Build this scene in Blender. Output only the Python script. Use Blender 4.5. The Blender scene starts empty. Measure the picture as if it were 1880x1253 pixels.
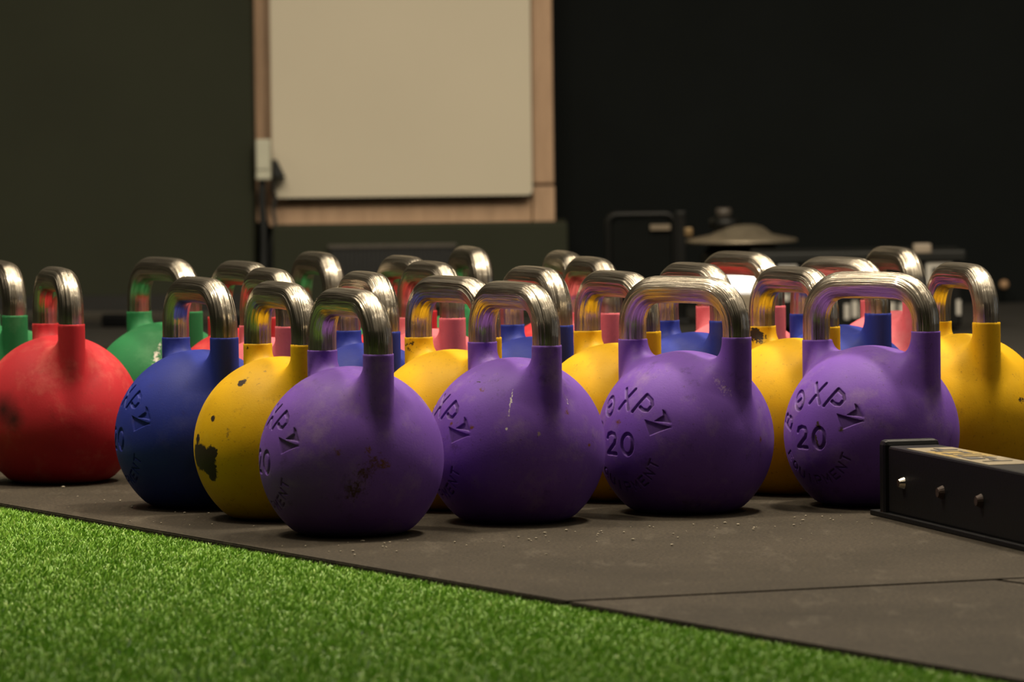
import bpy, bmesh, math, random
import numpy as np
from mathutils import Vector, Matrix

random.seed(7)
rng = np.random.default_rng(7)
S = bpy.context.scene
COL = S.collection
PI = math.pi

# ------------------------------------------------------------------ camera
cam = bpy.data.cameras.new('camera')
cam.sensor_width = 36.0
cam.lens = 9351.48 / 1880 * 36.0
cam.clip_end = 60
co = bpy.data.objects.new('camera', cam)
R_ = Vector((.99992024, -.00063297, -.01261422))
U_ = Vector((.01263009, .05011218, .99866373))
F_ = Vector((0.0, .99874339, -.05011618))
m = Matrix((R_, U_, -F_)).transposed().to_4x4()
m.translation = Vector((0, 0, .51468))
co.matrix_world = m
cam.dof.use_dof = True
cam.dof.focus_distance = 6.1
cam.dof.aperture_fstop = 10.5
COL.objects.link(co)
S.camera = co

# ------------------------------------------------------------------ world, lights, exposure
S.view_settings.view_transform = 'Standard'
S.view_settings.look = 'None'
S.view_settings.exposure = -0.32
S.view_settings.gamma = 1.0
S.view_settings.use_curve_mapping = False
w = bpy.data.worlds.new('world')
S.world = w
w.use_nodes = True
w.node_tree.nodes['Background'].inputs[0].default_value = (.10, .095, .085, 1)
w.node_tree.nodes['Background'].inputs[1].default_value = .2

def area(name, loc, rot, sx, sy, power, color):
    l = bpy.data.lights.new(name, 'AREA')
    l.shape = 'RECTANGLE'; l.size = sx; l.size_y = sy
    l.energy = power; l.color = color
    o = bpy.data.objects.new(name, l)
    o.location = loc; o.rotation_euler = rot
    COL.objects.link(o)
    return o

WARM = (1.0, .86, .66)
# long strip lights run the length of the room, fully lit over the bells, dimmed towards the camera
for x, p in ((-5.2, .4), (-3.0, .6), (-1.5, 1.0), (-.35, 1.6), (.85, 1.6), (2.2, 1.1), (3.8, .6), (5.6, .5)):
    area('ceiling_strip_light', (x, 7.35, 3.15), (0, 0, 0), .14, 3.9, 42 * p, WARM)
    area('ceiling_strip_light', (x, 2.3, 3.15), (0, 0, 0), .08, 5.8, 3.5 * p, WARM)
area('ceiling_spot_panel', (1.0, 6.85, 3.1), (0, 0, 0), .30, .30, 165, WARM)
area('ceiling_spot_panel', (-1.15, 6.25, 3.1), (0, 0, 0), .32, .32, 95, WARM)
area('ceiling_spot_panel', (.9, 4.3, 3.1), (0, 0, 0), .32, .32, 6, WARM)
# tall windows and a lit doorway in the side wall far to the right of the frame
for y, wd_, p, c in ((1.2, .5, 2.4, WARM), (3.4, .35, 2.4, WARM), (5.3, .5, 3.4, WARM), (7.3, .7, 7.0, (.72, .84, 1.0))):
    area('side_window_light', (6.95, y, 1.35), (0, math.radians(90), 0), 2.4, wd_, p, c)

# ------------------------------------------------------------------ helpers
def link(name, me, mat=None, parent=None):
    o = bpy.data.objects.new(name, me)
    COL.objects.link(o)
    if mat is not None and len(me.materials) == 0:
        me.materials.append(mat)
    if parent is not None:
        o.parent = parent
    return o

def tag(o, label=None, cat=None, group=None, kind=None):
    if label: o['label'] = label
    if cat: o['category'] = cat
    if group: o['group'] = group
    if kind: o['kind'] = kind
    return o

def empty(name, loc, rz=0.0):
    o = bpy.data.objects.new(name, None)
    o.empty_display_size = .05
    o.location = loc; o.rotation_euler = (0, 0, rz)
    COL.objects.link(o)
    return o

def bm_mesh(bm, name, smooth=False):
    bmesh.ops.recalc_face_normals(bm, faces=bm.faces)
    me = bpy.data.meshes.new(name)
    bm.to_mesh(me); bm.free()
    if smooth:
        me.polygons.foreach_set('use_smooth', [True] * len(me.polygons))
    return me

def box_bm(bm, lo, hi, bevel=0.0, seg=2):
    v = [bm.verts.new((x, y, z)) for z in (lo[2], hi[2]) for y in (lo[1], hi[1]) for x in (lo[0], hi[0])]
    fs = [(0, 2, 3, 1), (4, 5, 7, 6), (0, 1, 5, 4), (2, 6, 7, 3), (0, 4, 6, 2), (1, 3, 7, 5)]
    f = [bm.faces.new([v[i] for i in q]) for q in fs]
    if bevel > 0:
        es = list({e for q in f for e in q.edges})
        bmesh.ops.bevel(bm, geom=es, offset=bevel, segments=seg, affect='EDGES', profile=.5)

def box(name, lo, hi, mat, parent=None, bevel=0.0):
    bm = bmesh.new(); box_bm(bm, lo, hi, bevel)
    return link(name, bm_mesh(bm, name), mat, parent)

def prism_bm(bm, pts, z0, z1):
    a = [bm.verts.new((p[0], p[1], z0)) for p in pts]
    b = [bm.verts.new((p[0], p[1], z1)) for p in pts]
    n = len(pts)
    bm.faces.new(a[::-1]); bm.faces.new(b)
    for i in range(n):
        bm.faces.new((a[i], a[(i + 1) % n], b[(i + 1) % n], b[i]))

def prism(name, pts, z0, z1, mat, parent=None, bevel=0.0):
    bm = bmesh.new(); prism_bm(bm, pts, z0, z1)
    if bevel: bmesh.ops.bevel(bm, geom=list(bm.edges), offset=bevel, segments=2, affect='EDGES')
    return link(name, bm_mesh(bm, name), mat, parent)

def tube_mesh(name, path, rad, n=20, closed_ends=True, uv=False):
    path = [Vector(p) for p in path]
    bm = bmesh.new()
    rings = []
    prev = None; L = 0; lens = [0]
    for i in range(1, len(path)):
        L += (path[i] - path[i - 1]).length; lens.append(L)
    for i, p in enumerate(path):
        t = (path[min(i + 1, len(path) - 1)] - path[max(i - 1, 0)]).normalized()
        if prev is None:
            up = Vector((0, 1, 0)) if abs(t.y) < .9 else Vector((1, 0, 0))
        else:
            up = prev
        a = (up - t * up.dot(t)).normalized(); prev = a
        b = t.cross(a)
        r = rad[i] if hasattr(rad, '__len__') else rad
        rings.append([bm.verts.new(p + (a * math.cos(2 * PI * k / n) + b * math.sin(2 * PI * k / n)) * r) for k in range(n)])
    uvl = bm.loops.layers.uv.new('UVMap') if uv else None
    for i in range(len(rings) - 1):
        for k in range(n):
            f = bm.faces.new((rings[i][k], rings[i][(k + 1) % n], rings[i + 1][(k + 1) % n], rings[i + 1][k]))
            f.smooth = True
            if uv:
                for lp, (uu, vv) in zip(f.loops, ((lens[i], k / n), (lens[i], (k + 1) / n), (lens[i + 1], (k + 1) / n), (lens[i + 1], k / n))):
                    lp[uvl].uv = (uu, vv)
    if closed_ends:
        bm.faces.new(rings[0][::-1]); bm.faces.new(rings[-1])
    bmesh.ops.recalc_face_normals(bm, faces=bm.faces)
    me = bpy.data.meshes.new(name)
    bm.to_mesh(me); bm.free()
    return me

def lathe(name, prof, mat, parent=None, n=40, loc=(0, 0, 0)):
    bm = bmesh.new(); rings = []
    for r, z in prof:
        rings.append([bm.verts.new((loc[0] + r * math.cos(2 * PI * k / n), loc[1] + r * math.sin(2 * PI * k / n), loc[2] + z)) for k in range(n)])
    for i in range(len(rings) - 1):
        for k in range(n):
            bm.faces.new((rings[i][k], rings[i][(k + 1) % n], rings[i + 1][(k + 1) % n], rings[i + 1][k])).smooth = True
    bm.faces.new(rings[0][::-1]); bm.faces.new(rings[-1])
    return link(name, bm_mesh(bm, name), mat, parent)

# ------------------------------------------------------------------ material helpers
class MB:
    def __init__(s, name):
        s.m = bpy.data.materials.new(name); s.m.use_nodes = True
        s.t = s.m.node_tree; s.N = s.t.nodes; s.L = s.t.links
        s.b = s.N['Principled BSDF']
    def n(s, ty, **k):
        q = s.N.new(ty)
        for a, v in k.items(): setattr(q, a, v)
        return q
    def l(s, a, b): s.L.new(a, b)
    def noise(s, vec, scale, detail=4, rough=.55):
        q = s.n('ShaderNodeTexNoise'); q.inputs['Scale'].default_value = scale
        q.inputs['Detail'].default_value = detail; q.inputs['Roughness'].default_value = rough
        if vec is not None: s.l(vec, q.inputs['Vector'])
        return q.outputs['Fac']
    def ramp(s, fac, stops):
        q = s.n('ShaderNodeValToRGB')
        e = q.color_ramp.elements
        while len(e) < len(stops): e.new(.5)
        for i, (p, c) in enumerate(stops):
            e[i].position = p
            e[i].color = (c, c, c, 1) if not hasattr(c, '__len__') else (*c, 1)
        s.l(fac, q.inputs[0]); return q.outputs[0]
    def mix(s, fac, a, b):
        q = s.n('ShaderNodeMix', data_type='RGBA')
        for i, v in ((0, fac), (6, a), (7, b)):
            if hasattr(v, 'is_linked') or isinstance(v, bpy.types.NodeSocket): s.l(v, q.inputs[i])
            elif hasattr(v, '__len__'): q.inputs[i].default_value = (*v, 1)
            else: q.inputs[i].default_value = v
        return q.outputs[2]
    def math(s, op, a, b=None, c=None):
        q = s.n('ShaderNodeMath', operation=op)
        for i, v in enumerate((a, b, c)):
            if v is None: continue
            if isinstance(v, bpy.types.NodeSocket): s.l(v, q.inputs[i])
            else: q.inputs[i].default_value = v
        return q.outputs[0]
    def vmath(s, op, a, b=None, scale=None):
        q = s.n('ShaderNodeVectorMath', operation=op)
        for i, v in enumerate((a, b)):
            if v is None: continue
            if isinstance(v, bpy.types.NodeSocket): s.l(v, q.inputs[i])
            else: q.inputs[i].default_value = v
        if scale is not None: q.inputs['Scale'].default_value = scale
        return q
    def bump(s, h, strength, dist):
        q = s.n('ShaderNodeBump'); q.inputs['Strength'].default_value = strength
        q.inputs['Distance'].default_value = dist
        s.l(h, q.inputs['Height']); s.l(q.outputs[0], s.b.inputs['Normal'])
    def set(s, **k):
        for a, v in k.items():
            i = s.b.inputs[a.replace('_', ' ')]
            if isinstance(v, bpy.types.NodeSocket): s.l(v, i)
            elif hasattr(v, '__len__'): i.default_value = (*v, 1)
            else: i.default_value = v

def simple(name, col, rough=.6, var=.15, scale=30, bump=0.0, metal=0.0, spec=.5):
    q = MB(name)
    tc = q.n('ShaderNodeTexCoord').outputs['Object']
    f = q.noise(tc, scale)
    a = tuple(c * (1 - var) for c in col); b = tuple(min(1, c * (1 + var)) for c in col)
    q.set(Base_Color=q.ramp(f, [(.3, a), (.7, b)]), Roughness=rough, Metallic=metal)
    q.b.inputs['Specular IOR Level'].default_value = spec
    if bump: q.bump(q.noise(tc, scale * 6), bump, .002)
    return q.m

def paint(name, col, marks=(), dirt=.35, dust=(.55, .5, .5), speck=.5, rough=.55, grooves=False):
    """matt paint on cast iron; marks = (p0, p1, radius, raggedness, colour) in the bell's own coordinates"""
    q = MB(name)
    tcn = q.n('ShaderNodeTexCoord').outputs['Object']
    oi = q.n('ShaderNodeObjectInfo').outputs['Random']
    off = q.n('ShaderNodeCombineXYZ'); 
    k = q.math('MULTIPLY', oi, 7.0)
    q.l(k, off.inputs[0]); q.l(k, off.inputs[1])
    tc = q.vmath('ADD', tcn, off.outputs[0]).outputs[0]
    big = q.noise(tc, 14, 4, .6)
    c0 = q.mix(q.ramp(big, [(.3, 0.0), (.75, 1.0)]), tuple(c * .88 for c in col), tuple(c * 1.1 for c in col))
    # rubbed dust patches
    du = q.ramp(q.noise(tc, 22, 6, .7), [(.52, 0.0), (.74, .42)])
    c1 = q.mix(du, c0, dust)
    # dark scuffs
    sc = q.ramp(q.noise(tc, 38, 6, .72), [(.58, 0.0), (.72, dirt)])
    c2 = q.mix(sc, c1, (.035, .022, .015))
    sp = q.ramp(q.noise(tc, 210, 4, .7), [(.62, 0.0), (.70, speck)])
    c3 = q.mix(sp, c2, (.07, .04, .02))
    cur = c3
    nz = q.n('ShaderNodeTexNoise'); nz.inputs['Scale'].default_value = 190; nz.inputs['Detail'].default_value = 5
    nz.inputs['Roughness'].default_value = .65
    q.l(tcn, nz.inputs['Vector'])
    cen = q.vmath('SUBTRACT', nz.outputs['Color'], (.5, .5, .5)).outputs[0]
    cache = {}
    for (p0, p1, r, rag, mc, soft) in marks:
        if rag not in cache:
            d = q.vmath('SCALE', cen, scale=rag * 2.6).outputs[0]
            cache[rag] = q.vmath('ADD', tcn, d).outputs[0]
        P = cache[rag]
        A = Vector(p0); Bv = Vector(p1); ab = Bv - A
        pa = q.vmath('SUBTRACT', P, tuple(A)).outputs[0]
        if ab.length > 1e-6:
            dt = q.vmath('DOT_PRODUCT', pa, tuple(ab / ab.length_squared)).outputs['Value']
            cl = q.n('ShaderNodeClamp'); q.l(dt, cl.inputs[0])
            sv = q.n('ShaderNodeVectorMath', operation='SCALE'); sv.inputs[0].default_value = tuple(ab)
            q.l(cl.outputs[0], sv.inputs['Scale'])
            pa = q.vmath('SUBTRACT', pa, sv.outputs[0]).outputs[0]
        ln = q.vmath('LENGTH', pa).outputs['Value']
        mr = q.n('ShaderNodeMapRange'); mr.inputs[1].default_value = r * (1 + soft); mr.inputs[2].default_value = r * (1 - soft)
        q.l(ln, mr.inputs[0])
        cur = q.mix(mr.outputs[0], cur, mc)
    if grooves:
        ga = q.n('ShaderNodeAttribute', attribute_name='groove').outputs['Fac']
        cur = q.mix(q.math('MULTIPLY', ga, .42), cur, (.030, .020, .016))
    q.set(Base_Color=cur, Roughness=rough)
    q.b.inputs['Specular IOR Level'].default_value = .13
    q.bump(q.noise(tc, 420, 3, .6), .25, .0006)
    return q.m

# metal of the handles: polished steel, streaked along the tube
def steel():
    q = MB('polished_steel')
    uv = q.n('ShaderNodeUVMap').outputs[0]
    oi = q.n('ShaderNodeObjectInfo').outputs['Random']
    mp = q.n('ShaderNodeMapping'); mp.inputs['Scale'].default_value = (2.4, 8.0, 1)
    q.l(uv, mp.inputs['Vector'])
    cx = q.n('ShaderNodeCombineXYZ'); q.l(q.math('MULTIPLY', oi, 31.0), cx.inputs[2])
    v = q.vmath('ADD', mp.outputs[0], cx.outputs[0]).outputs[0]
    h1 = q.noise(v, 1.6, 3, .5)
    mp2 = q.n('ShaderNodeMapping'); mp2.inputs['Scale'].default_value = (7, 18, 1)
    q.l(uv, mp2.inputs['Vector'])
    v2 = q.vmath('ADD', mp2.outputs[0], cx.outputs[0]).outputs[0]
    h2 = q.noise(v2, 1.8, 4, .6)
    h = q.math('ADD', h1, q.math('MULTIPLY', h2, .30))
    col = q.ramp(h2, [(.3, (.33, .29, .225)), (.62, (.55, .50, .415))])
    q.set(Base_Color=col, Metallic=1.0, Roughness=.36)
    q.bump(h, .9, .0042)
    g2 = q.n('ShaderNodeBsdfAnisotropic'); g2.inputs['Roughness'].default_value = .085
    q.l(col, g2.inputs['Color']); q.l(q.b.inputs['Normal'].links[0].from_socket, g2.inputs['Normal'])
    mx = q.n('ShaderNodeMixShader'); mx.inputs[0].default_value = .62
    q.l(q.b.outputs[0], mx.inputs[1]); q.l(g2.outputs[0], mx.inputs[2])
    q.l(mx.outputs[0], q.N['Material Output'].inputs['Surface'])
    return q.m

# ------------------------------------------------------------------ setting
wall_olive = simple('olive_wall_paint', (.030, .034, .021), .8, .08, 3, 0, 0, .2)
wall_black = simple('black_wall_paint', (.006, .0078, .0078), .8, .12, 3, 0, 0, .1)
ceil_m = simple('ceiling_paint', (.14, .125, .10), .9, .05, 2)

q = MB('rubber_floor')
tc = q.n('ShaderNodeTexCoord').outputs['Object']
base = q.ramp(q.noise(tc, 5, 5, .6), [(.3, (.026, .022, .016)), (.7, (.043, .036, .027))])
gr = q.ramp(q.noise(tc, 260, 3, .7), [(.4, (.6, .6, .6)), (.65, (1.45, 1.4, 1.3))])
mul = q.n('ShaderNodeMix', data_type='RGBA', blend_type='MULTIPLY'); mul.inputs[0].default_value = 1
q.l(base, mul.inputs[6]); q.l(gr, mul.inputs[7])
mp = q.n('ShaderNodeMapping'); mp.inputs['Scale'].default_value = (1, .25, 1); mp.inputs['Rotation'].default_value = (0, 0, .5)
q.l(tc, mp.inputs['Vector'])
du = q.ramp(q.noise(mp.outputs[0], 22, 6, .7), [(.55, 0.0), (.8, .3)])
q.set(Base_Color=q.mix(du, mul.outputs[2], (.16, .14, .11)), Roughness=.85)
q.b.inputs['Specular IOR Level'].default_value = .12
q.bump(q.noise(tc, 300, 3, .7), .5, .0015)
rubber = q.m

def struct(o):
    o['kind'] = 'structure'; return o

MT = .012                                    # mat thickness; bells stand at z = 0 on top of the mats
struct(box('floor', (-7, -2, -.06), (7, 12.3, -MT), simple('floor_screed', (.026, .024, .020), .8, .15, 12)))
struct(box('wall_back', (-.70, 12.0, -MT), (7, 12.3, 3.2), wall_black))
struct(box('wall_left', (-7, 11.7, -MT), (-.588, 12.3, 3.2), wall_olive, bevel=.012))
struct(box('wall_west', (-7.2, -2, -MT), (-7, 12.3, 3.2), wall_black))
struct(box('wall_right', (7, -2, -MT), (7.2, 12.3, 3.2), wall_black))
struct(box('wall_front', (-7.2, -2.2, -MT), (7.2, -2, 3.2), wall_black))
struct(box('ceiling', (-7.2, -2.2, 3.2), (7.2, 12.3, 3.3), ceil_m))
struct(box('baseboard_left', (-7, 11.675, -MT), (-.60, 11.7, .045), simple('black_skirting', (.012, .012, .011), .5)))

# mats (edges run along e_, seams along m_)
e_ = Vector((.4721, -.8815)); m_ = Vector((.936, .352))
C0 = Vector((.495, 5.231)); E0 = C0 - m_ * .474
g = .0025
def mat_quad(a, b, c, d): return [tuple(a), tuple(b), tuple(c), tuple(d)]
matA = prism('rubber_mat', mat_quad(E0 - e_ * g, E0 + m_ * 2.6 - e_ * g, E0 + m_ * 2.6 - e_ * 5.2, E0 - e_ * 5.2), -MT, 0, rubber, bevel=.0015)
tag(matA, 'wide black rubber mat with all the kettlebells standing on it', 'mat', 'rubber mats along the turf')
matB = prism('rubber_mat', mat_quad(E0 + e_ * g, C0 + e_ * g - m_ * g, C0 + e_ * 2.0 - m_ * g, E0 + e_ * 2.0), -MT, -.0006, rubber, bevel=.0015)
tag(matB, 'narrow black rubber mat at lower right between the green turf and the long seam', 'mat', 'rubber mats along the turf')
matC = prism('rubber_mat', mat_quad(C0 + e_ * g + m_ * g, C0 + m_ * 1.5 + e_ * g, C0 + m_ * 1.5 + e_ * 2.0, C0 + e_ * 2.0 + m_ * g), -MT, -.0003, rubber, bevel=.0015)
tag(matC, 'black rubber mat at the right edge of the photo in front of the black beam', 'mat', 'rubber mats along the turf')

# ------------------------------------------------------------------ turf
turf = empty('artificial_turf', (0, 0, -MT))
tag(turf, 'bright green artificial turf laid in front of the black rubber mats', 'turf')
nrm = Vector((-m_.y, m_.x)); nrm = Vector((-.8815, -.4721))       # away from the mats
def edge_pt(t, d): return E0 + e_ * t + nrm * d
soil = simple('turf_backing', (.018, .045, .010), .95, .2, 60)
prism('turf_backing', [tuple(edge_pt(2.2, .004)), tuple(edge_pt(-2.6, .004)), tuple(edge_pt(-2.6, 2.2)), tuple(edge_pt(2.2, 2.2))], .0002, .002, soil, turf)
NB = 330000
t = rng.uniform(-2.5, 1.3, NB); d = .006 + rng.uniform(0, 1, NB) ** 1.25 * .95
bx = E0.x + e_.x * t + nrm.x * d; by = E0.y + e_.y * t + nrm.y * d
keep = (np.abs(bx) < by * .16)
bx, by = bx[keep], by[keep]; n = len(bx)
h = rng.uniform(.005, .0100, n); wd = rng.uniform(.0005, .0009, n)
ang = rng.uniform(0, 2 * PI, n); lean = rng.uniform(.1, .9, n); la = rng.uniform(0, 2 * PI, n) * .6 - 1.2
px, py = np.cos(ang) * wd, np.sin(ang) * wd
lx, ly = np.cos(la) * lean * h, np.sin(la) * lean * h
dk_ = d[keep]; out_ = lx * nrm.x + ly * nrm.y
fl_ = np.where(dk_ + out_ < .0035, -1, 1); lx = lx * fl_; ly = ly * fl_
V = np.zeros((n, 5, 3))
V[:, 0] = np.c_[bx - px, by - py, np.full(n, .002)]
V[:, 1] = np.c_[bx + px, by + py, np.full(n, .002)]
V[:, 2] = np.c_[bx + px * .9 + lx * .35, by + py * .9 + ly * .35, .002 + h * .6]
V[:, 3] = np.c_[bx - px * .9 + lx * .35, by - py * .9 + ly * .35, .002 + h * .6]
V[:, 4] = np.c_[bx + lx, by + ly, .002 + h * (1 - .25 * lean)]
me = bpy.data.meshes.new('grass_blades')
idx = np.arange(n) * 5
me.vertices.add(n * 5); me.vertices.foreach_set('co', V.reshape(-1))
lv = np.c_[idx, idx + 1, idx + 2, idx + 3, idx + 3, idx + 2, idx + 4].reshape(-1)
me.loops.add(n * 7); me.loops.foreach_set('vertex_index', lv.astype(np.int32))
me.polygons.add(n * 2)
ls = np.c_[np.arange(n) * 7, np.arange(n) * 7 + 4].reshape(-1)
me.polygons.foreach_set('loop_start', ls.astype(np.int32))
try: me.polygons.foreach_set('loop_total', np.tile([4, 3], n).astype(np.int32))
except Exception: pass
ca = me.attributes.new('tint', 'FLOAT', 'POINT')
ca.data.foreach_set('value', np.repeat(rng.uniform(0, 1, n), 5).astype(np.float32))
me.update(calc_edges=True); me.validate()
q = MB('turf_blade')
at_ = q.n('ShaderNodeAttribute', attribute_name='tint').outputs['Fac']
tc = q.n('ShaderNodeTexCoord').outputs['Object']
c = q.ramp(at_, [(0, (.14, .33, .025)), (.5, (.20, .43, .035)), (.88, (.27, .49, .05)), (1.0, (.42, .52, .14))])
c = q.mix(q.ramp(q.noise(tc, 18, 4, .6), [(.35, 0.0), (.7, .55)]), c, (.23, .44, .035))
q.set(Base_Color=c, Roughness=.45)
q.b.inputs['Specular IOR Level'].default_value = .35
blades = link('grass_blades', me, q.m, turf); blades['kind'] = 'stuff'

# ------------------------------------------------------------------ kettlebell geometry
RB = .1068; CZ = RB - .020; LX = .0835; LR = .0176; TOPZ = .2832; TR = .0166

def smin(a, b, k):
    h = np.clip(.5 + .5 * (b - a) / k, 0, 1)
    return b * (1 - h) + a * h - k * h * (1 - h)

def sdf(P, zl, zr):
    x, y, z = P[..., 0], P[..., 1], P[..., 2]
    sph = np.sqrt(x * x + y * y + (z - CZ) ** 2) - RB
    leg = np.sqrt((np.abs(x) - LX) ** 2 + y * y) - LR
    below = CZ - .004 - z
    leg = np.maximum(leg, below)
    inner = np.clip((LX + .012 - np.abs(x)) / .03, 0, 1); inner = inner * inner * (3 - 2 * inner)
    k = .008 + .030 * inner
    d = smin(sph, leg, k)
    top = z - np.where(x < 0, zl, zr)
    d = np.maximum(d, top)
    base = .0004 - z                      # flat foot
    d = -smin(-d, -base, .008)
    return d

def surface_nets(fn, lo, hi, h):
    xs = [np.arange(lo[i], hi[i] + h, h) for i in range(3)]
    G = np.stack(np.meshgrid(*xs, indexing='ij'), -1)
    F = fn(G)
    s = F < 0
    nx, ny, nz = F.shape
    acc = np.zeros((nx - 1, ny - 1, nz - 1, 3)); cnt = np.zeros((nx - 1, ny - 1, nz - 1))
    cr = {}
    for ax in range(3):
        sl0 = [slice(None)] * 3; sl1 = [slice(None)] * 3
        sl0[ax] = slice(0, -1); sl1[ax] = slice(1, None)
        f0, f1 = F[tuple(sl0)], F[tuple(sl1)]
        c = (f0 < 0) != (f1 < 0)
        tt = np.where(c, f0 / np.where(f0 - f1 == 0, 1, f0 - f1), 0)
        pos = G[tuple(sl0)].copy(); pos[..., ax] += tt * h
        o = [a for a in range(3) if a != ax]
        for da in (0, 1):
            for db in (0, 1):
                # cells touching this edge
                sc = [slice(None)] * 3
                dims = F.shape
                sc[o[0]] = slice(da, dims[o[0]] - 1 + da); sc[o[1]] = slice(db, dims[o[1]] - 1 + db)
                cc = c[tuple(sc)]; pp = pos[tuple(sc)]
                acc += np.where(cc[..., None], pp, 0); cnt += cc
        cr[ax] = (c, f0 < 0)
    act = cnt > 0
    ids = -np.ones(act.shape, int); ids[act] = np.arange(act.sum())
    verts = acc[act] / cnt[act][:, None]
    quads = []
    for ax in range(3):
        c, ins = cr[ax]
        o = [a for a in range(3) if a != ax]
        ii = np.argwhere(c)
        ok = (ii[:, o[0]] > 0) & (ii[:, o[1]] > 0) & (ii[:, o[0]] < F.shape[o[0]] - 1) & (ii[:, o[1]] < F.shape[o[1]] - 1)
        ii = ii[ok]
        def cell(da, db):
            k = ii.copy(); k[:, o[0]] -= da; k[:, o[1]] -= db
            return ids[k[:, 0], k[:, 1], k[:, 2]]
        qd = np.c_[cell(1, 1), cell(0, 1), cell(0, 0), cell(1, 0)]
        fl = ins[ii[:, 0], ii[:, 1], ii[:, 2]]
        if ax == 1: fl = ~fl
        qd[~fl] = qd[~fl][:, ::-1]
        quads.append(qd)
    return verts, np.concatenate(quads)

def project(V, fn, it=3):
    e = 2e-4
    for _ in range(it):
        d = fn(V)
        g_ = np.stack([fn(V + np.eye(3)[i] * e) - fn(V - np.eye(3)[i] * e) for i in range(3)], -1) / (2 * e)
        ln = np.linalg.norm(g_, axis=-1, keepdims=True) + 1e-9
        st = d[:, None] * g_ / (ln * ln)
        sl = np.linalg.norm(st, axis=-1, keepdims=True)
        V = V - st * np.minimum(1, .0008 / (sl + 1e-12))
    return V

# engraved lettering: strokes in the face plane (u right, v up from ball centre), seen from the front
TX0 = -.011
STROKES = []; POLYS = []
def glyph(polys, cu, cv, up, hgt, wdt, thick):
    ux, uy = math.sin(up), -math.cos(up)            # right-hand direction of the letter
    vx, vy = math.cos(up), math.sin(up)
    for pl in polys:
        pts = [(cu + (a - .5) * wdt * ux + (b - .5) * hgt * vx, cv + (a - .5) * wdt * uy + (b - .5) * hgt * vy) for a, b in pl]
        for i in range(len(pts) - 1): STROKES.append((pts[i], pts[i + 1], thick / 2))
def ell(n=18): return [(.5 + .5 * math.cos(2 * PI * i / n), .5 + .5 * math.sin(2 * PI * i / n)) for i in range(n + 1)]
GL = {
 'B': [[(0, 0), (0, 1), (.6, 1), (.85, .85), (.8, .6), (.55, .53), (0, .53)], [(.55, .53), (.95, .4), (.95, .15), (.65, 0), (0, 0)]],
 'O': [ell(), [(.3, .5), (.7, .5)]],
 'X': [[(0, 0), (1, 1)], [(0, 1), (1, 0)]],
 'P': [[(0, 0), (0, 1), (.65, 1), (1, .85), (1, .55), (.65, .42), (.3, .42)]],
 'E': [[(1, 1), (0, 1), (0, 0), (1, 0)], [(0, .5), (.8, .5)]],
 'Q': [ell(), [(.6, .3), (1, -.05)]],
 'U': [[(0, 1), (0, .3), (.25, 0), (.75, 0), (1, .3), (1, 1)]],
 'I': [[(.5, 0), (.5, 1)]],
 'M': [[(0, 0), (0, 1), (.5, .35), (1, 1), (1, 0)]],
 'N': [[(0, 0), (0, 1), (1, 0), (1, 1)]],
 'T': [[(0, 1), (1, 1)], [(.5, 1), (.5, 0)]],
 '2': [[(0, .75), (.1, .93), (.4, 1), (.8, .95), (.98, .75), (.85, .5), (0, 0), (1, 0)]],
 '0': [ell()],
}
for chh, deg in (('B', 160), ('O', 125), ('X', 90), ('P', 57)):
    a = math.radians(deg)
    glyph(GL[chh], TX0 + .053 * math.cos(a), .0525 * math.sin(a), a, .0235, .0165 if chh != 'B' else .014, .0036)
for i, chh in enumerate('EQUIPMENT'):
    a = math.radians(-152 + 15.7 * i)
    glyph(GL[chh], TX0 + .052 * math.cos(a), .052 * math.sin(a), a + PI, .0105, .0085, .0017)
for chh, cu in (('2', -.026), ('0', .002)):
    glyph(GL[chh], cu, 0, PI / 2, .0245, .017, .0042)
POLYS.append([(.0246, .0295), (.0559, .0213), (.0334, .0115)])
POLYS.append([(.0371, .0285), (.0456, .0348), (.0430, .0415), (.0470, .0390), (.0555, .0262)])

def text_depth(u, v):
    D = np.full(u.shape, 1.0)
    for (a, b, r) in STROKES:
        ax_, ay_ = a; bx_, by_ = b[0] - a[0], b[1] - a[1]
        L2 = bx_ * bx_ + by_ * by_ + 1e-12
        tt = np.clip(((u - ax_) * bx_ + (v - ay_) * by_) / L2, 0, 1)
        D = np.minimum(D, np.hypot(u - ax_ - tt * bx_, v - ay_ - tt * by_) - r)
    for pl in POLYS:
        dmin = np.full(u.shape, 1.0); inside = np.zeros(u.shape, bool)
        for i in range(len(pl)):
            a, b = pl[i], pl[(i + 1) % len(pl)]
            bx_, by_ = b[0] - a[0], b[1] - a[1]
            tt = np.clip(((u - a[0]) * bx_ + (v - a[1]) * by_) / (bx_ * bx_ + by_ * by_), 0, 1)
            dmin = np.minimum(dmin, np.hypot(u - a[0] - tt * bx_, v - a[1] - tt * by_))
            cond = ((a[1] > v) != (b[1] > v)) & (u < (b[0] - a[0]) * (v - a[1]) / (b[1] - a[1] + 1e-12) + a[0])
            inside ^= cond
        D = np.minimum(D, np.where(inside, -dmin, dmin))
    return np.clip((.0005 - D) / .0010, 0, 1)

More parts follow.
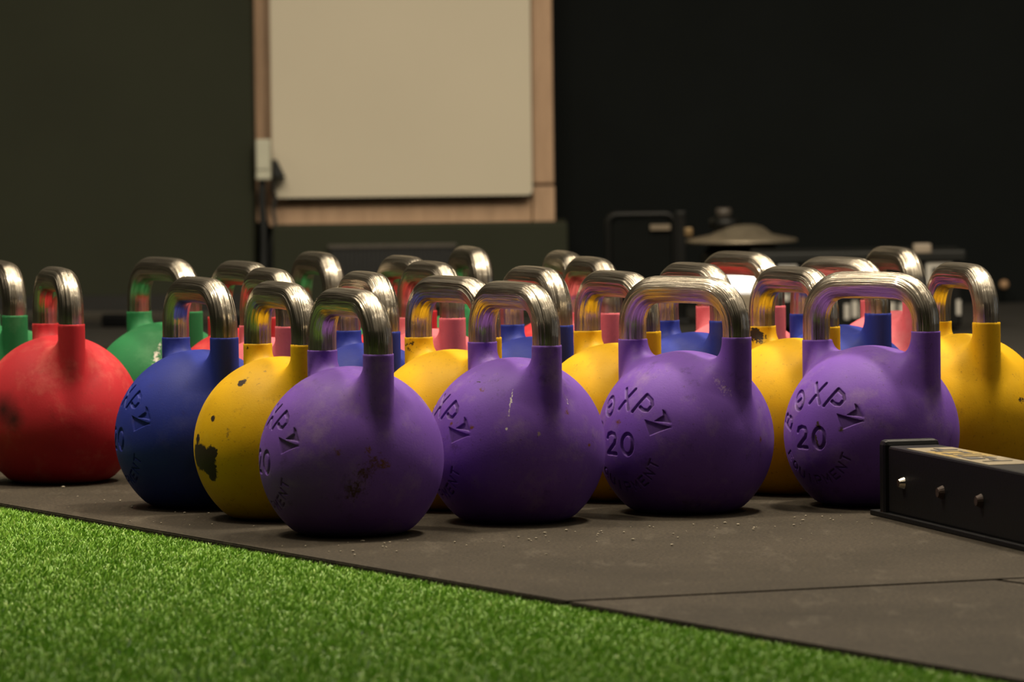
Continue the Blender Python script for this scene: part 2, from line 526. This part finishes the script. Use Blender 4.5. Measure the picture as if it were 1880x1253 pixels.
def body_mesh(name, zl, zr, h, text):
    fn = lambda P: sdf(P, zl, zr)
    V, Q = surface_nets(fn, (-.116, -.116, -.006), (.116, .116, .226), h)
    V = project(V, fn, 3)
    me = bpy.data.meshes.new(name)
    me.from_pydata(V.tolist(), [], Q.tolist())
    if text:
        bm = bmesh.new(); bm.from_mesh(me)
        fs = []
        for f in bm.faces:
            c = f.calc_center_median()
            if c.y < -.02 and math.hypot(c.x - TX0, c.z - CZ) < .069: fs.append(f)
        es = list({e for f in fs for e in f.edges})
        bmesh.ops.subdivide_edges(bm, edges=es, cuts=2, use_grid_fill=True)
        bm.to_mesh(me); bm.free()
        n_ = len(me.vertices); A = np.zeros(n_ * 3); me.vertices.foreach_get('co', A); A = A.reshape(-1, 3)
        sel = (A[:, 1] < -.015) & (np.hypot(A[:, 0] - TX0, A[:, 2] - CZ) < .075)
        A[sel] = project(A[sel], fn, 2)
        dep = text_depth(A[sel, 0], A[sel, 2] - CZ)
        nr = A[sel] - np.array([0, 0, CZ]); nr /= np.linalg.norm(nr, axis=1, keepdims=True)
        A[sel] -= nr * (dep * .0022)[:, None]
        gv = np.zeros(n_, np.float32); gv[sel] = dep
        me.attributes.new('groove', 'FLOAT', 'POINT').data.foreach_set('value', gv)
        me.vertices.foreach_set('co', A.reshape(-1))
    bm = bmesh.new(); bm.from_mesh(me); bmesh.ops.recalc_face_normals(bm, faces=bm.faces); bm.to_mesh(me); bm.free()
    me.polygons.foreach_set('use_smooth', [True] * len(me.polygons))
    me.update()
    return me

def handle_path():
    zc = TOPZ - TR; r = .046
    P = []
    for z in np.linspace(.178, zc - r, 10): P.append((-LX, 0, z))
    n_ = 16; ex = 2.15
    for i in range(1, n_ + 1):
        a = PI - (PI / 2) * i / n_
        cx, sz = abs(math.cos(a)) ** (2 / ex), abs(math.sin(a)) ** (2 / ex)
        P.append((-LX + r - r * cx, 0, zc - r + r * sz))
    for x in np.linspace(-LX + r, LX - r, 8)[1:-1]:
        P.append((x, 0, zc + .0006 * (1 - (x / (LX - r)) ** 2)))
    P += [(-x, y, z) for x, y, z in P[:10 + n_][::-1]]
    return P

handle_me = tube_mesh('steel_handle', handle_path(), TR, 36, True, True)
handle_me.materials.append(steel())
BODY = {}
def get_body(text, v):
    k = (text, v)
    if k not in BODY:
        zl, zr = {0: (.206, .212), 1: (.199, .213), 2: (.209, .2115)}[v]
        BODY[k] = body_mesh('painted_body', zl, zr, .0018 if text else .0024, text)
    return BODY[k]

# ------------------------------------------------------------------ paints
PURPLE = (.150, .066, .36); YELLOW = (.62, .355, .006); BLUE = (.022, .034, .25)
RED = (.42, .024, .032); PINK = (.60, .13, .16); GREEN = (.022, .155, .055)
BARE = (.030, .020, .016); RUST = (.12, .045, .02); WHITE = (.62, .58, .52)
def spot(p, r, c=BARE, rag=.006, soft=.12): return (p, p, r, rag, c, soft)
def line(p, q_, r, c=WHITE, rag=.003, soft=.35): return (p, q_, r, rag, c, soft)
MK = {
 'P1': [spot((.0902, -.0552, .101), .0032, RUST, .008, .5), spot((.1031, -.0217, .1041), .003, RUST, .008, .5), spot((.1058, -.0144, .0891), .007, (.09, .035, .03), .02, .6),
        spot((.1029, -.0268, .077), .008, (.07, .03, .03), .02, .6), spot((.1066, -.0047, .0856), .005, RUST, .012, .5), spot((.0959, -.0375, .0584), .008, (.06, .03, .03), .02, .6)],
 'P2': [line((.0547, -.0133, .1774), (.0597, -.0267, .1711), .0011), line((.0597, -.0267, .1711), (.0701, -.0386, .1574), .0013), line((.0701, -.0386, .1574), (.0787, -.0461, .1422), .0010),
        line((.0787, -.0461, .1422), (.0834, -.0508, .1299), .0007, (.4, .33, .42)), line((.0817, .0241, .1511), (.0884, .0234, .1418), .0011), spot((.0865, -.0554, .1157), .0014, WHITE, .001),
        spot((.0939, .0204, .1333), .0032, RUST, .006, .4), spot((.0268, -.0978, .12), .0024, RUST, .004, .4), spot((.0568, -.0851, .1172), .0024, RUST, .004, .4),
        spot((.0946, .049, .0932), .0026, RUST, .004, .4), line((.0279, -.0628, .1685), (.034, -.062, .1695), .0012, BARE), spot((.0438, -.0645, .1597), .0025, RUST, .008, .6), spot((.1022, -.0215, .1088), .002, (.3, .22, .2), .003, .5)],
 'P3': [spot((.1055, .0164, .0891), .0028, RUST, .006, .4), line((.072, -.0277, .1605), (.0847, -.0226, .1477), .003, (.36, .25, .42), .012, .8), spot((-.0159, -.1023, .1127), .003, RUST, .006, .5)],
 'P4': [line((-.0009, -.105, .1062), (.0018, -.1063, .0966), .0022, (.045, .03, .012), .005, .3), line((-.0031, -.1067, .0898), (-.0002, -.1063, .0768), .002, (.05, .033, .012), .005, .3), spot((.0315, -.1014, .0974), .003, (.05, .035, .02), .005, .4)],
 'Y1': [spot((.0343, -.0629, .1658), .0060, BARE, .004), spot((.0256, -.0968, .1237), .0042, BARE, .003), spot((-.0036, -.1063, .0980), .0062, BARE, .006), line((-.003, -.1062, .078), (.022, -.103, .074), .0165, BARE, .006, .08),
        spot((.034, -.100, .084), .0085, BARE, .006, .1), spot((.026, -.100, .060), .0105, BARE, .007, .1), line((.055, -.090, .113), (.058, -.0885, .100), .0016, (.25, .14, .02), .008, .7), spot((.041, -.035, .1789), .0022, (.3, .18, .05), .005, .5),
        spot((-.075, -.0176, .2005), .0022)],
 'Y4': [line((-.078, -.014, .196), (-.062, -.016, .195), .0085, BARE, .010, .08), spot((-.068, -.0176, .1925), .008, BARE, .010, .08)],
 'Y5': [spot((.0957, .0397, .1125), .0030), spot((.0931, .0444, .1143), .0022), spot((.0752, .0285, .1569), .0014)],
 'Y2': [line((-.085, -.0176, .196), (-.073, -.014, .199), .0012, BARE, .006), line((-.085, -.0176, .196), (-.074, -.015, .188), .0010, BARE, .006)],
 'R1': [spot((.0600, -.0868, .1010), .015, (.05, .012, .012), .004, .9), spot((.0743, -.0766, .0893), .011, (.06, .014, .014), .004, .9), spot((.0196, .1011, .1411), .003)],
 'G2': [line((.0696, -.045, .154), (.0757, -.0497, .1433), .0034, WHITE, .012, .4), line((.0658, -.0391, .1611), (.0644, -.0343, .1647), .0026, WHITE, .010, .4), line((.0792, -.039, .1467), (.0814, -.0484, .136), .0024, WHITE, .014, .4)],
}
GEN = {}
def paint_for(code):
    fam = code[0]
    col, dirt, dust, speck = {'P': (PURPLE, .45, (.30, .22, .30), .5), 'Y': (YELLOW, .22, (.62, .40, .03), .55), 'B': (BLUE, .25, (.07, .08, .27), .2),
                              'R': (RED, .25, (.55, .16, .12), .3), 'K': (PINK, .2, (.62, .30, .30), .3), 'G': (GREEN, .3, (.10, .26, .12), .2)}[fam]
    nm = {'P': 'purple', 'Y': 'yellow', 'B': 'blue', 'R': 'red', 'K': 'pink', 'G': 'green'}[fam] + '_paint'
    if code in MK: return paint(nm + '_chipped', col, MK[code], dirt, dust, speck, grooves=fam == 'P')
    if fam not in GEN: GEN[fam] = paint(nm, col, (), dirt, dust, speck)
    return GEN[fam]

BELLS = {  # code: x, y, yaw of the handle, boundary variant, label
 'P1': (-.1871, 5.8673, 65.5, 2, 'purple kettlebell nearest the camera, its base lowest in the photo'),
 'P2': (.0024, 6.0139, 63.0, 2, 'purple kettlebell with a white scratch running down beside its front leg'),
 'P3': (.2071, 6.1184, 43.5, 0, 'third purple kettlebell from the left, clean and unhidden by the black beam'),
 'P4': (.4361, 6.1846, 41.5, 1, 'rightmost purple kettlebell, partly hidden by the black steel beam'),
 'Y1': (-.2768, 6.0996, 67.5, 0, 'yellow kettlebell with a large dark paint chip low on its left side'),
 'Y2': (-.0726, 6.2159, 59.3, 0, 'yellow kettlebell standing right behind the gap between the two leftmost purple ones'),
 'Y3': (.1303, 6.3198, 65.1, 0, 'yellow kettlebell behind the gap between second and third purple ones'),
 'Y4': (.3537, 6.3859, 64.5, 0, 'yellow kettlebell with a dark chip on its left handle leg'),
 'Y5': (.5701, 6.4448, 73.6, 0, 'yellow kettlebell at the right edge behind the black steel beam'),
 'B1': (-.3857, 6.2856, 65.6, 0, 'blue kettlebell in front at left, between the red and chipped yellow ones'),
 'B2': (-.1826, 6.4012, 71.4, 0, 'blue kettlebell seen through the handle of the nearest purple one'),
 'B3': (.0295, 6.5102, 68.4, 0, 'blue kettlebell seen through the handle of the scratched purple one'),
 'B4': (.2356, 6.5731, 66.0, 0, 'blue kettlebell seen through the handle of the third purple one'),
 'B5': (.4336, 6.7218, 57.3, 0, 'blue kettlebell seen through the handle of the rightmost purple one'),
 'K1': (-.3119, 6.5737, 71.0, 0, 'pink kettlebell seen through the handle of the chipped yellow one'),
 'K2': (-.1070, 6.7530, 69.7, 0, 'pink kettlebell seen behind the second yellow handle from the left'),
 'K3': (.1076, 6.8443, 73.7, 0, 'pink kettlebell seen behind the third yellow handle from the left'),
 'K4': (.3141, 6.9892, 60.8, 0, 'pink kettlebell whose handle frames the bright white glow'),
 'K5': (.5343, 7.1141, 73.7, 0, 'rightmost pink kettlebell, its handle the highest at the right'),
 'R1': (-.5978, 6.7057, 73.1, 0, 'large red kettlebell in full view at the left edge'),
 'R2': (-.3612, 6.8461, 65.5, 0, 'red kettlebell seen through the handle of the front blue one'),
 'R3': (-.1464, 6.9842, 70.7, 0, 'red kettlebell mostly hidden directly behind and left of the second pink handle'),
 'R4': (.0738, 7.1058, 78.2, 0, 'red kettlebell mostly hidden behind and left of the third pink handle'),
 'G1': (-.7017, 6.9926, 71.5, 0, 'green kettlebell cut off by the left edge behind the red one'),
 'G2': (-.4807, 7.0429, 61.3, 0, 'green kettlebell with white chipped paint behind the front blue one'),
 'G3': (-.2739, 7.1937, 71.3, 0, 'green kettlebell in the back row below the left half of the white board'),
 'G4': (-.0596, 7.3517, 76.8, 0, 'green kettlebell furthest back, its tall handle below the right part of the white board'),
}
for code, (x, y, yaw, var, lab) in BELLS.items():
    r = empty('kettlebell', (x, y, 0), -math.radians(yaw))
    tag(r, lab, 'kettlebell', 'kettlebells standing in staggered rows on the mat')
    bme = get_body(code in ('P1', 'P2', 'P3', 'P4', 'B1'), var)
    if not bme.materials: bme.materials.append(None)
    b = link('painted_body', bme, None, r)
    b.material_slots[0].link = 'OBJECT'; b.material_slots[0].material = paint_for(code)
    hd = link('steel_handle', handle_me, None, r)

# ------------------------------------------------------------------ black steel beam at the right
black_steel = simple('black_powder_coat', (.0022, .0026, .003), .5, .2, 40, .1, 0, .2)
scuffed = simple('scuffed_black_steel', (.05, .045, .036), .5, .5, 90, .2)
A0 = Vector((.441, 5.985)); A1 = Vector((.557, 5.545))
bdir = (A1 - A0).normalized(); bn = Vector((-bdir.y, bdir.x))      # bn: away from the camera side (right, back)
beam = empty('steel_beam', (A0.x, A0.y, 0), math.atan2(bdir.y, bdir.x))
tag(beam, 'black square steel beam lying on the mat at the right in front of the purple kettlebell', 'beam')
bw, bh = .064, .085
box('beam_tube', (0, 0, .006), (1.1, bw, bh), black_steel, beam, .003)
def plate(name, x0, x1, y0, y1, z0, z1, mat, bev=.003): return box(name, (x0, y0, z0), (x1, y1, z1), mat, beam, bev)
plate('end_cap', -.024, -.0005, -.004, bw + .002, .0005, .0915, black_steel, .006)
plate('foot_plate', -.050, 1.1, -.006, bw + .006, .0002, .0062, black_steel, .001)
# sticker on top with dark lettering strokes too worn to read
stick = box('sticker', (.055, .004, bh - .0002), (.335, bw - .004, bh + .0006), simple('cream_sticker', (.17, .14, .085), .5, .2, 30), beam)
stick['label'] = 'worn cream and yellow sticker with dark lettering'
yel = box('yellow_panel', (.118, .006, bh + .0005), (.215, bw - .006, bh + .0009), simple('yellow_print', (.22, .15, .03), .5, .1, 30), stick)
ink = simple('sticker_ink', (.03, .028, .026), .6)
for u0, u1, v0, v1 in ((.075, .098, .030, .036), (.098, .104, .018, .050), (.104, .128, .018, .025), (.125, .131, .014, .046), (.135, .165, .040, .046), (.160, .166, .020, .0395),
                       (.150, .175, .013, .019), (.180, .186, .0225, .050), (.186, .204, .014, .022), (.205, .211, .014, .046), (.222, .252, .012, .030), (.225, .250, .036, .044), (.262, .2845, .030, .036), (.285, .291, .014, .048)):
    box('lettering', (u0, v0, bh + .0008), (u1, v1, bh + .0012), ink, stick)
shiny = simple('zinc_bolt', (.75, .70, .6), .18, .05, 20, 0, 1.0)
rusty = simple('rusty_bolt', (.035, .018, .011), .6, .3, 120, .2, .3)
def bolt(x, z, mat, r, lab):
    bm = bmesh.new()
    bmesh.ops.create_cone(bm, cap_ends=True, segments=16, radius1=r, radius2=r * .62, depth=.007)
    bmesh.ops.rotate(bm, verts=bm.verts, cent=(0, 0, 0), matrix=Matrix.Rotation(PI / 2, 3, 'X'))
    bmesh.ops.translate(bm, verts=bm.verts, vec=(x, -.003, z))
    o = link('bolt', bm_mesh(bm, 'bolt'), mat, beam); o['label'] = lab
bolt(.055, .045, shiny, .0075, 'shiny zinc bolt head')
bolt(.190, .044, rusty, .0085, 'dull rusty bolt head')
bolt(.318, .044, rusty, .0085, 'dull rusty bolt head')

# crumbs on the mat
bm = bmesh.new(); rr = random.Random(11)
for i in range(150):
    if i < 105:
        x = rr.uniform(-.35, .5); y = 5.82 + (x + .2) * .5 - abs(rr.gauss(0, .14)) - .08
    else:
        x = rr.uniform(-.6, -.3); y = rr.uniform(5.95, 6.6)
    if (Vector((x, y)) - E0).dot(Vector((.8815, .4721))) < .02: continue
    if min(math.hypot(x - v_[0], y - v_[1]) for v_ in BELLS.values()) < .08: continue
    if x > .36 and y > 5.5 - (x - .56) * 3.8 - .12: continue
    sz = rr.uniform(.0005, .0017)
    mtx = Matrix.Translation((x, y, sz * .75 + .0004)) @ Matrix.Rotation(rr.uniform(0, 6), 4, 'Z') @ Matrix.Diagonal((sz * rr.uniform(.8, 2.0), sz, sz * .7, 1))
    bmesh.ops.create_icosphere(bm, subdivisions=1, radius=1, matrix=mtx)
cr_ = link('crumbs', bm_mesh(bm, 'crumbs'), simple('pale_crumb', (.26, .23, .17), .8, .4, 200))
tag(cr_, 'tiny pale crumbs and grit scattered on the black mat', 'debris', None, 'stuff')

# ------------------------------------------------------------------ hatch with the white board
wood = MB('frame_wood')
tc = wood.n('ShaderNodeTexCoord').outputs['Object']
mp = wood.n('ShaderNodeMapping'); mp.inputs['Scale'].default_value = (6, 6, 1.0); wood.l(tc, mp.inputs['Vector'])
wood.set(Base_Color=wood.ramp(wood.noise(mp.outputs[0], 9, 4, .6), [(.3, (.44, .29, .18)), (.7, (.56, .37, .235))]), Roughness=.55)
wood = wood.m
fr = empty('trim_1', (-.24, 11.8, .2)); fr['kind'] = 'structure'
def wbox(name, lo, hi, mat, parent, bev=0.0):
    o = tuple(parent.location)
    return box(name, tuple(lo[i] - o[i] for i in range(3)), tuple(hi[i] - o[i] for i in range(3)), mat, parent, bev)
wbox('frame_post', (-.60, 11.82, .205), (-.520, 12.02, 2.2), wood, fr, .003)
wbox('frame_post', (.052, 11.80, .287), (.102, 12.02, 2.2), wood, fr, .003)
wbox('frame_post_foot', (.052, 11.795, .195), (.1035, 12.02, .281), wood, fr, .003)
wbox('frame_rail', (-.56, 11.80, .195), (.050, 12.02, .252), wood, fr, .003)
wbox('frame_backing', (-.56, 11.93, .252), (.06, 12.02, 2.2), wall_black, fr)

# the board: rounded corners, real thickness, stands proud of the frame
def rounded_board(name, x0, x1, z0, z1, r, y0, y1, mat):
    pts = []
    for cx, cz, a0 in ((x1 - r, z1 - r, 0), (x0 + r, z1 - r, 90), (x0 + r * 1.6, z0 + r * 1.6, 180), (x1 - r, z0 + r, 270)):
        rr_ = r * 1.6 if a0 == 180 else r
        for i in range(7):
            a = math.radians(a0 + 15 * i); pts.append((cx + rr_ * math.cos(a), cz + rr_ * math.sin(a)))
    bm = bmesh.new()
    f = [bm.verts.new((p[0], y0, p[1])) for p in pts]; b = [bm.verts.new((p[0], y1, p[1])) for p in pts]
    bm.faces.new(f); bm.faces.new(b[::-1])
    for i in range(len(pts)): bm.faces.new((f[i], b[i], b[(i + 1) % len(pts)], f[(i + 1) % len(pts)]))
    return link(name, bm_mesh(bm, name), mat)
bd = rounded_board('white_board', -.548, .0515, .262, 2.1, .010, 11.755, 11.775, simple('cream_board', (.66, .60, .465), .4, .02, 3))
tag(bd, 'large cream white board with rounded corners fixed in the wooden frame', 'board')
bmo = bd
for x in (-.5, 0):
    s_ = box('board_stud', (x - .01, 11.774, .5), (x + .01, 11.94, .52), black_steel, bd)

pl = box('trim_2', (-.545, 11.64, -MT), (.131, 12.0, .200), wall_olive, None, .006); pl['kind'] = 'structure'

# vent grille in the step below the frame
vg = empty('vent_grille', (-.27, 11.635, .06))
tag(vg, 'dark slatted vent grille set in the olive step below the white board', 'vent')
dk = simple('vent_dark', (.010, .012, .013), .6); vm = simple('vent_metal', (.085, .075, .06), .5)
wbox('vent_back', (-.412, 11.634, .02), (-.130, 11.639, .150), dk, vg)
wbox('vent_rim', (-.418, 11.626, .148), (-.124, 11.639, .156), vm, vg, .001)
wbox('vent_rim', (-.418, 11.626, .014), (-.124, 11.639, .020), vm, vg, .001)
sl = simple('vent_slat', (.022, .023, .022), .5)
first = None
for i in range(29):
    x = -.410 + i * .00985
    if first is None: first = wbox('slat', (x, 11.628, .02), (x + .0042, 11.636, .149), sl, vg)
    else:
        o = first.copy(); o.location.x = i * .00985; COL.objects.link(o)

# white socket box with a plug and cable beside the frame
sb = empty('socket_box', (-.563, 11.66, .352))
tag(sb, 'small white socket box on the wall corner left of the board', 'socket')
whitep = simple('white_plastic', (.58, .58, .46), .4, .03)
wbox('box_body', (-.581, 11.655, .306), (-.547, 11.705, .399), whitep, sb, .004)
wbox('box_lid', (-.5795, 11.651, .330), (-.5485, 11.656, .397), whitep, sb, .002)
blk = simple('black_rubber_cable', (.008, .010, .010), .6, .1)
bm = bmesh.new()
prism_pts = [(-.546, .352), (-.536, .350), (-.516, .308), (-.546, .312)]
f = [bm.verts.new((p[0], 11.70, p[1])) for p in prism_pts]; b2 = [bm.verts.new((p[0], 11.75, p[1])) for p in prism_pts]
bm.faces.new(f); bm.faces.new(b2[::-1])
for i in range(4): bm.faces.new((f[i], b2[i], b2[(i + 1) % 4], f[(i + 1) % 4]))
bmesh.ops.bevel(bm, geom=list(bm.edges), offset=.002, segments=1, affect='EDGES')
plug = link('power_plug', bm_mesh(bm, 'power_plug'), blk)
tag(plug, 'black angled plug leaning between the white socket box and the board', 'plug')
cab = [(-.544, 11.72, .312), (-.546, 11.72, .285), (-.541, 11.725, .262), (-.545, 11.71, .235), (-.541, 11.70, .205), (-.552, 11.69, .15), (-.550, 11.68, .08), (-.548, 11.66, .012), (-.52, 11.60, -.006)]
def smooth_path(P, n_=6):
    P = [Vector(p) for p in P]; out = []
    for i in range(len(P) - 1):
        p0, p1, p2, p3 = P[max(i - 1, 0)], P[i], P[i + 1], P[min(i + 2, len(P) - 1)]
        for k in range(n_):
            t_ = k / n_
            out.append(.5 * ((2 * p1) + (p2 - p0) * t_ + (2 * p0 - 5 * p1 + 4 * p2 - p3) * t_ ** 2 + (3 * p1 - p0 - 3 * p2 + p3) * t_ ** 3))
    out.append(P[-1]); return out
cb = link('power_cable', tube_mesh('power_cable', smooth_path(cab), .0045, 10), blk)
tag(cb, 'thin black cable hanging down beside the left frame post', 'cable')
cab2 = [(-.568, 11.68, .306), (-.569, 11.68, .25), (-.566, 11.68, .18), (-.567, 11.675, .10), (-.566, 11.66, .03), (-.56, 11.62, -.004)]
cb2 = link('power_cable', tube_mesh('power_cable', smooth_path(cab2), .0085, 10), blk)
tag(cb2, 'thick black cable dropping straight from under the white socket box', 'cable')

# low dark bar by the olive wall, behind the red and green bells
lb = empty('floor_bar', (-.86, 11.35, -MT), -.35)
tag(lb, 'low black bar on the floor before the olive wall, behind the red kettlebell', 'bar')
box('bar_rail', (-.32, -.02, .012), (.34, .02, .034), simple('dark_bar_steel', (.055, .05, .04), .45), lb, .004)
box('bar_foot', (-.04, -.05, 0), (.03, .05, .030), black_steel, lb, .006)
box('bar_foot', (.24, -.05, 0), (.30, .05, .030), black_steel, lb, .006)

# ------------------------------------------------------------------ equipment by the black wall
eq = simple('black_enamel', (.007, .0075, .007), .4, .1, 20, 0, 0, .25)
uf = empty('hoop_stand', (.285, 11.2, -MT))
tag(uf, 'black tubular hoop stand by the black wall, left of the plate stack', 'stand')
def hoop(x0, x1, zt, r, y):
    P = [(x0, y, .006)] + [(x0, y, z) for z in np.linspace(.03, zt - r, 4)]
    P += [(x0 + r - r * math.cos(a), y, zt - r + r * math.sin(a)) for a in np.linspace(0, PI / 2, 8)[1:]]
    P += [(x1 - r + r * math.sin(a), y, zt - r + r * math.cos(a)) for a in np.linspace(0, PI / 2, 8)]
    P += [(x1, y, z) for z in np.linspace(zt - r, .03, 5)[1:]] + [(x1, y, .006)]
    return P
link('hoop_tube', tube_mesh('hoop_tube', hoop(-.070, .076, .240, .022, 0), .0075, 12), eq, uf)
box('upright', (.078, -.012, .0), (.100, .012, .246), eq, uf, .003)
box('foot', (-.085, -.06, 0), (.105, .06, .010), eq, uf, .002)
tg = box('highlight_strip', (.022, -.0075, .205), (.066, .0025, .217), simple('tan_highlight', (.20, .16, .11), .5), uf, .001)  # highlight inside the hoop, put in as a thin tan strip
tg['label'] = 'small tan strip painted as a highlight under the top bar'
box('cross_panel', (-.064, .004, .03), (.070, .010, .228), simple('dark_panel', (.005, .006, .0055), .8, .1, 20, 0, 0, .1), uf)

st = empty('plate_stack', (.50, 11.03, -MT))
tag(st, 'dished dark disc lying on a black drum, with a short pin on top', 'disc')
lathe('drum', [(.085, 0), (.09, .004), (.09, .150), (.07, .176)], eq, st)
disc_m = simple('worn_steel_disc', (.34, .29, .21), .38, .2, 30, 0, .6)
lathe('dished_disc', [(.030, .180), (.119, .180), (.122, .184), (.119, .188), (.066, .199), (.046, .214), (.030, .219)], disc_m, st, 48)
lathe('hub', [(.034, .212), (.034, .232), (.022, .236)], eq, st, 32, (-.035, 0, 0))
lathe('pin', [(.017, .234), (.017, .252), (.014, .256)], simple('pin_cap', (.07, .06, .05), .45), st, 24, (-.038, 0, 0))
box('lug', (-.124, -.012, .196), (-.106, .012, .214), simple('brass_lug', (.22, .15, .07), .4, .1, 20, 0, .5), st, .003)

cs = empty('equipment_case', (.735, 10.72, -MT))
tag(cs, 'black equipment case with white lettering standing by the black wall at right', 'case')
box('case_body', (-.215, -.09, .012), (.205, .13, .148), eq, cs, .006)
box('case_lid', (-.225, -.10, .148), (.215, .14, .172), simple('case_lid_black', (.014, .015, .014), .5, .1, 20, 0, 0, .2), cs, .005)
box('case_skid', (-.19, -.07, 0), (.18, .11, .012), black_steel, cs)
wl = simple('white_print', (.50, .48, .43), .5, .05)
def ring_mark(x0, x1, z0, z1, t_):
    bm = bmesh.new()
    o = [(x0, z0), (x1, z0), (x1, z1), (x0, z1)]; i_ = [(x0 + t_, z0 + t_), (x1 - t_, z0 + t_), (x1 - t_, z1 - t_), (x0 + t_, z1 - t_)]
    ring = lambda P, y: [bm.verts.new((p[0], y, p[1])) for p in P]
    A, B_, C_, D_ = ring(o, -.0925), ring(i_, -.0925), ring(o, -.0895), ring(i_, -.0895)
    for k in range(4):
        n_ = (k + 1) % 4
        for f_ in ((A[k], A[n_], B_[n_], B_[k]), (C_[k], D_[k], D_[n_], C_[n_]), (A[k], C_[k], C_[n_], A[n_]), (B_[k], B_[n_], D_[n_], D_[k])): bm.faces.new(f_)
    return link('lettering', bm_mesh(bm, 'lettering'), wl, cs)
ring_mark(.132, .186, .098, .147, .011)
for a in ((-.178, -.138, .132, .146), (-.122, -.108, .130, .146), (-.06, -.005, .136, .146), (-.178, -.166, .10, .128), (-.178, -.155, .07, .085), (-.15, -.138, .07, .125),
          (-.040, -.030, .030, .062), (-.024, -.012, .034, .068), (-.006, .004, .028, .060), (.006, .016, .034, .064), (.074, .096, .030, .062), (.045, .066, .034, .064), (.107, .120, .034, .064), (.194, .203, .036, .068), (-.10, -.07, .03, .06)):
    box('lettering', (a[0], -.0925, a[2]), (a[1], -.0895, a[3]), wl, cs)
box('catch', (.105, -.102, .166), (.142, -.07, .186), simple('tan_catch', (.30, .25, .19), .5), cs, .003)

# glowing lamp of one emissive box over a cream one, seen through a pink handle
lp = empty('glow_panel', (.485, 10.55, -MT), -.2)
tag(lp, 'small glowing white lamp seen through a pink kettlebell handle', 'panel')
em = MB('white_glow'); em.set(Base_Color=(.9, .88, .82), Roughness=.5)
em.b.inputs['Emission Color'].default_value = (1, .97, .93, 1); em.b.inputs['Emission Strength'].default_value = 1.7
box('panel_base', (-.06, -.03, 0), (.06, .05, .092), simple('panel_body_cream', (.26, .22, .16), .5), lp, .006)
box('panel_head', (-.05, -.032, .0925), (.05, .045, .126), em.m, lp, .008)

# small orange knob standing in for an orange-ish light spot at far right
kb = empty('spot_bead', (1.155, 11.93, .034))
tag(kb, 'small tan knob standing in for an orange light spot at the far right', 'bead')
bm = bmesh.new()
bmesh.ops.create_uvsphere(bm, u_segments=16, v_segments=10, radius=.011)
for f_ in bm.faces: f_.smooth = True
link('bead_head', bm_mesh(bm, 'bead_head'), simple('tan_bead', (.42, .26, .14), .5), kb)
bm = bmesh.new()
bmesh.ops.create_cone(bm, cap_ends=True, segments=12, radius1=.006, radius2=.006, depth=.072, matrix=Matrix.Translation((0, .036, 0)) @ Matrix.Rotation(PI / 2, 4, 'X'))
link('bead_stem', bm_mesh(bm, 'bead_stem'), black_steel, kb)
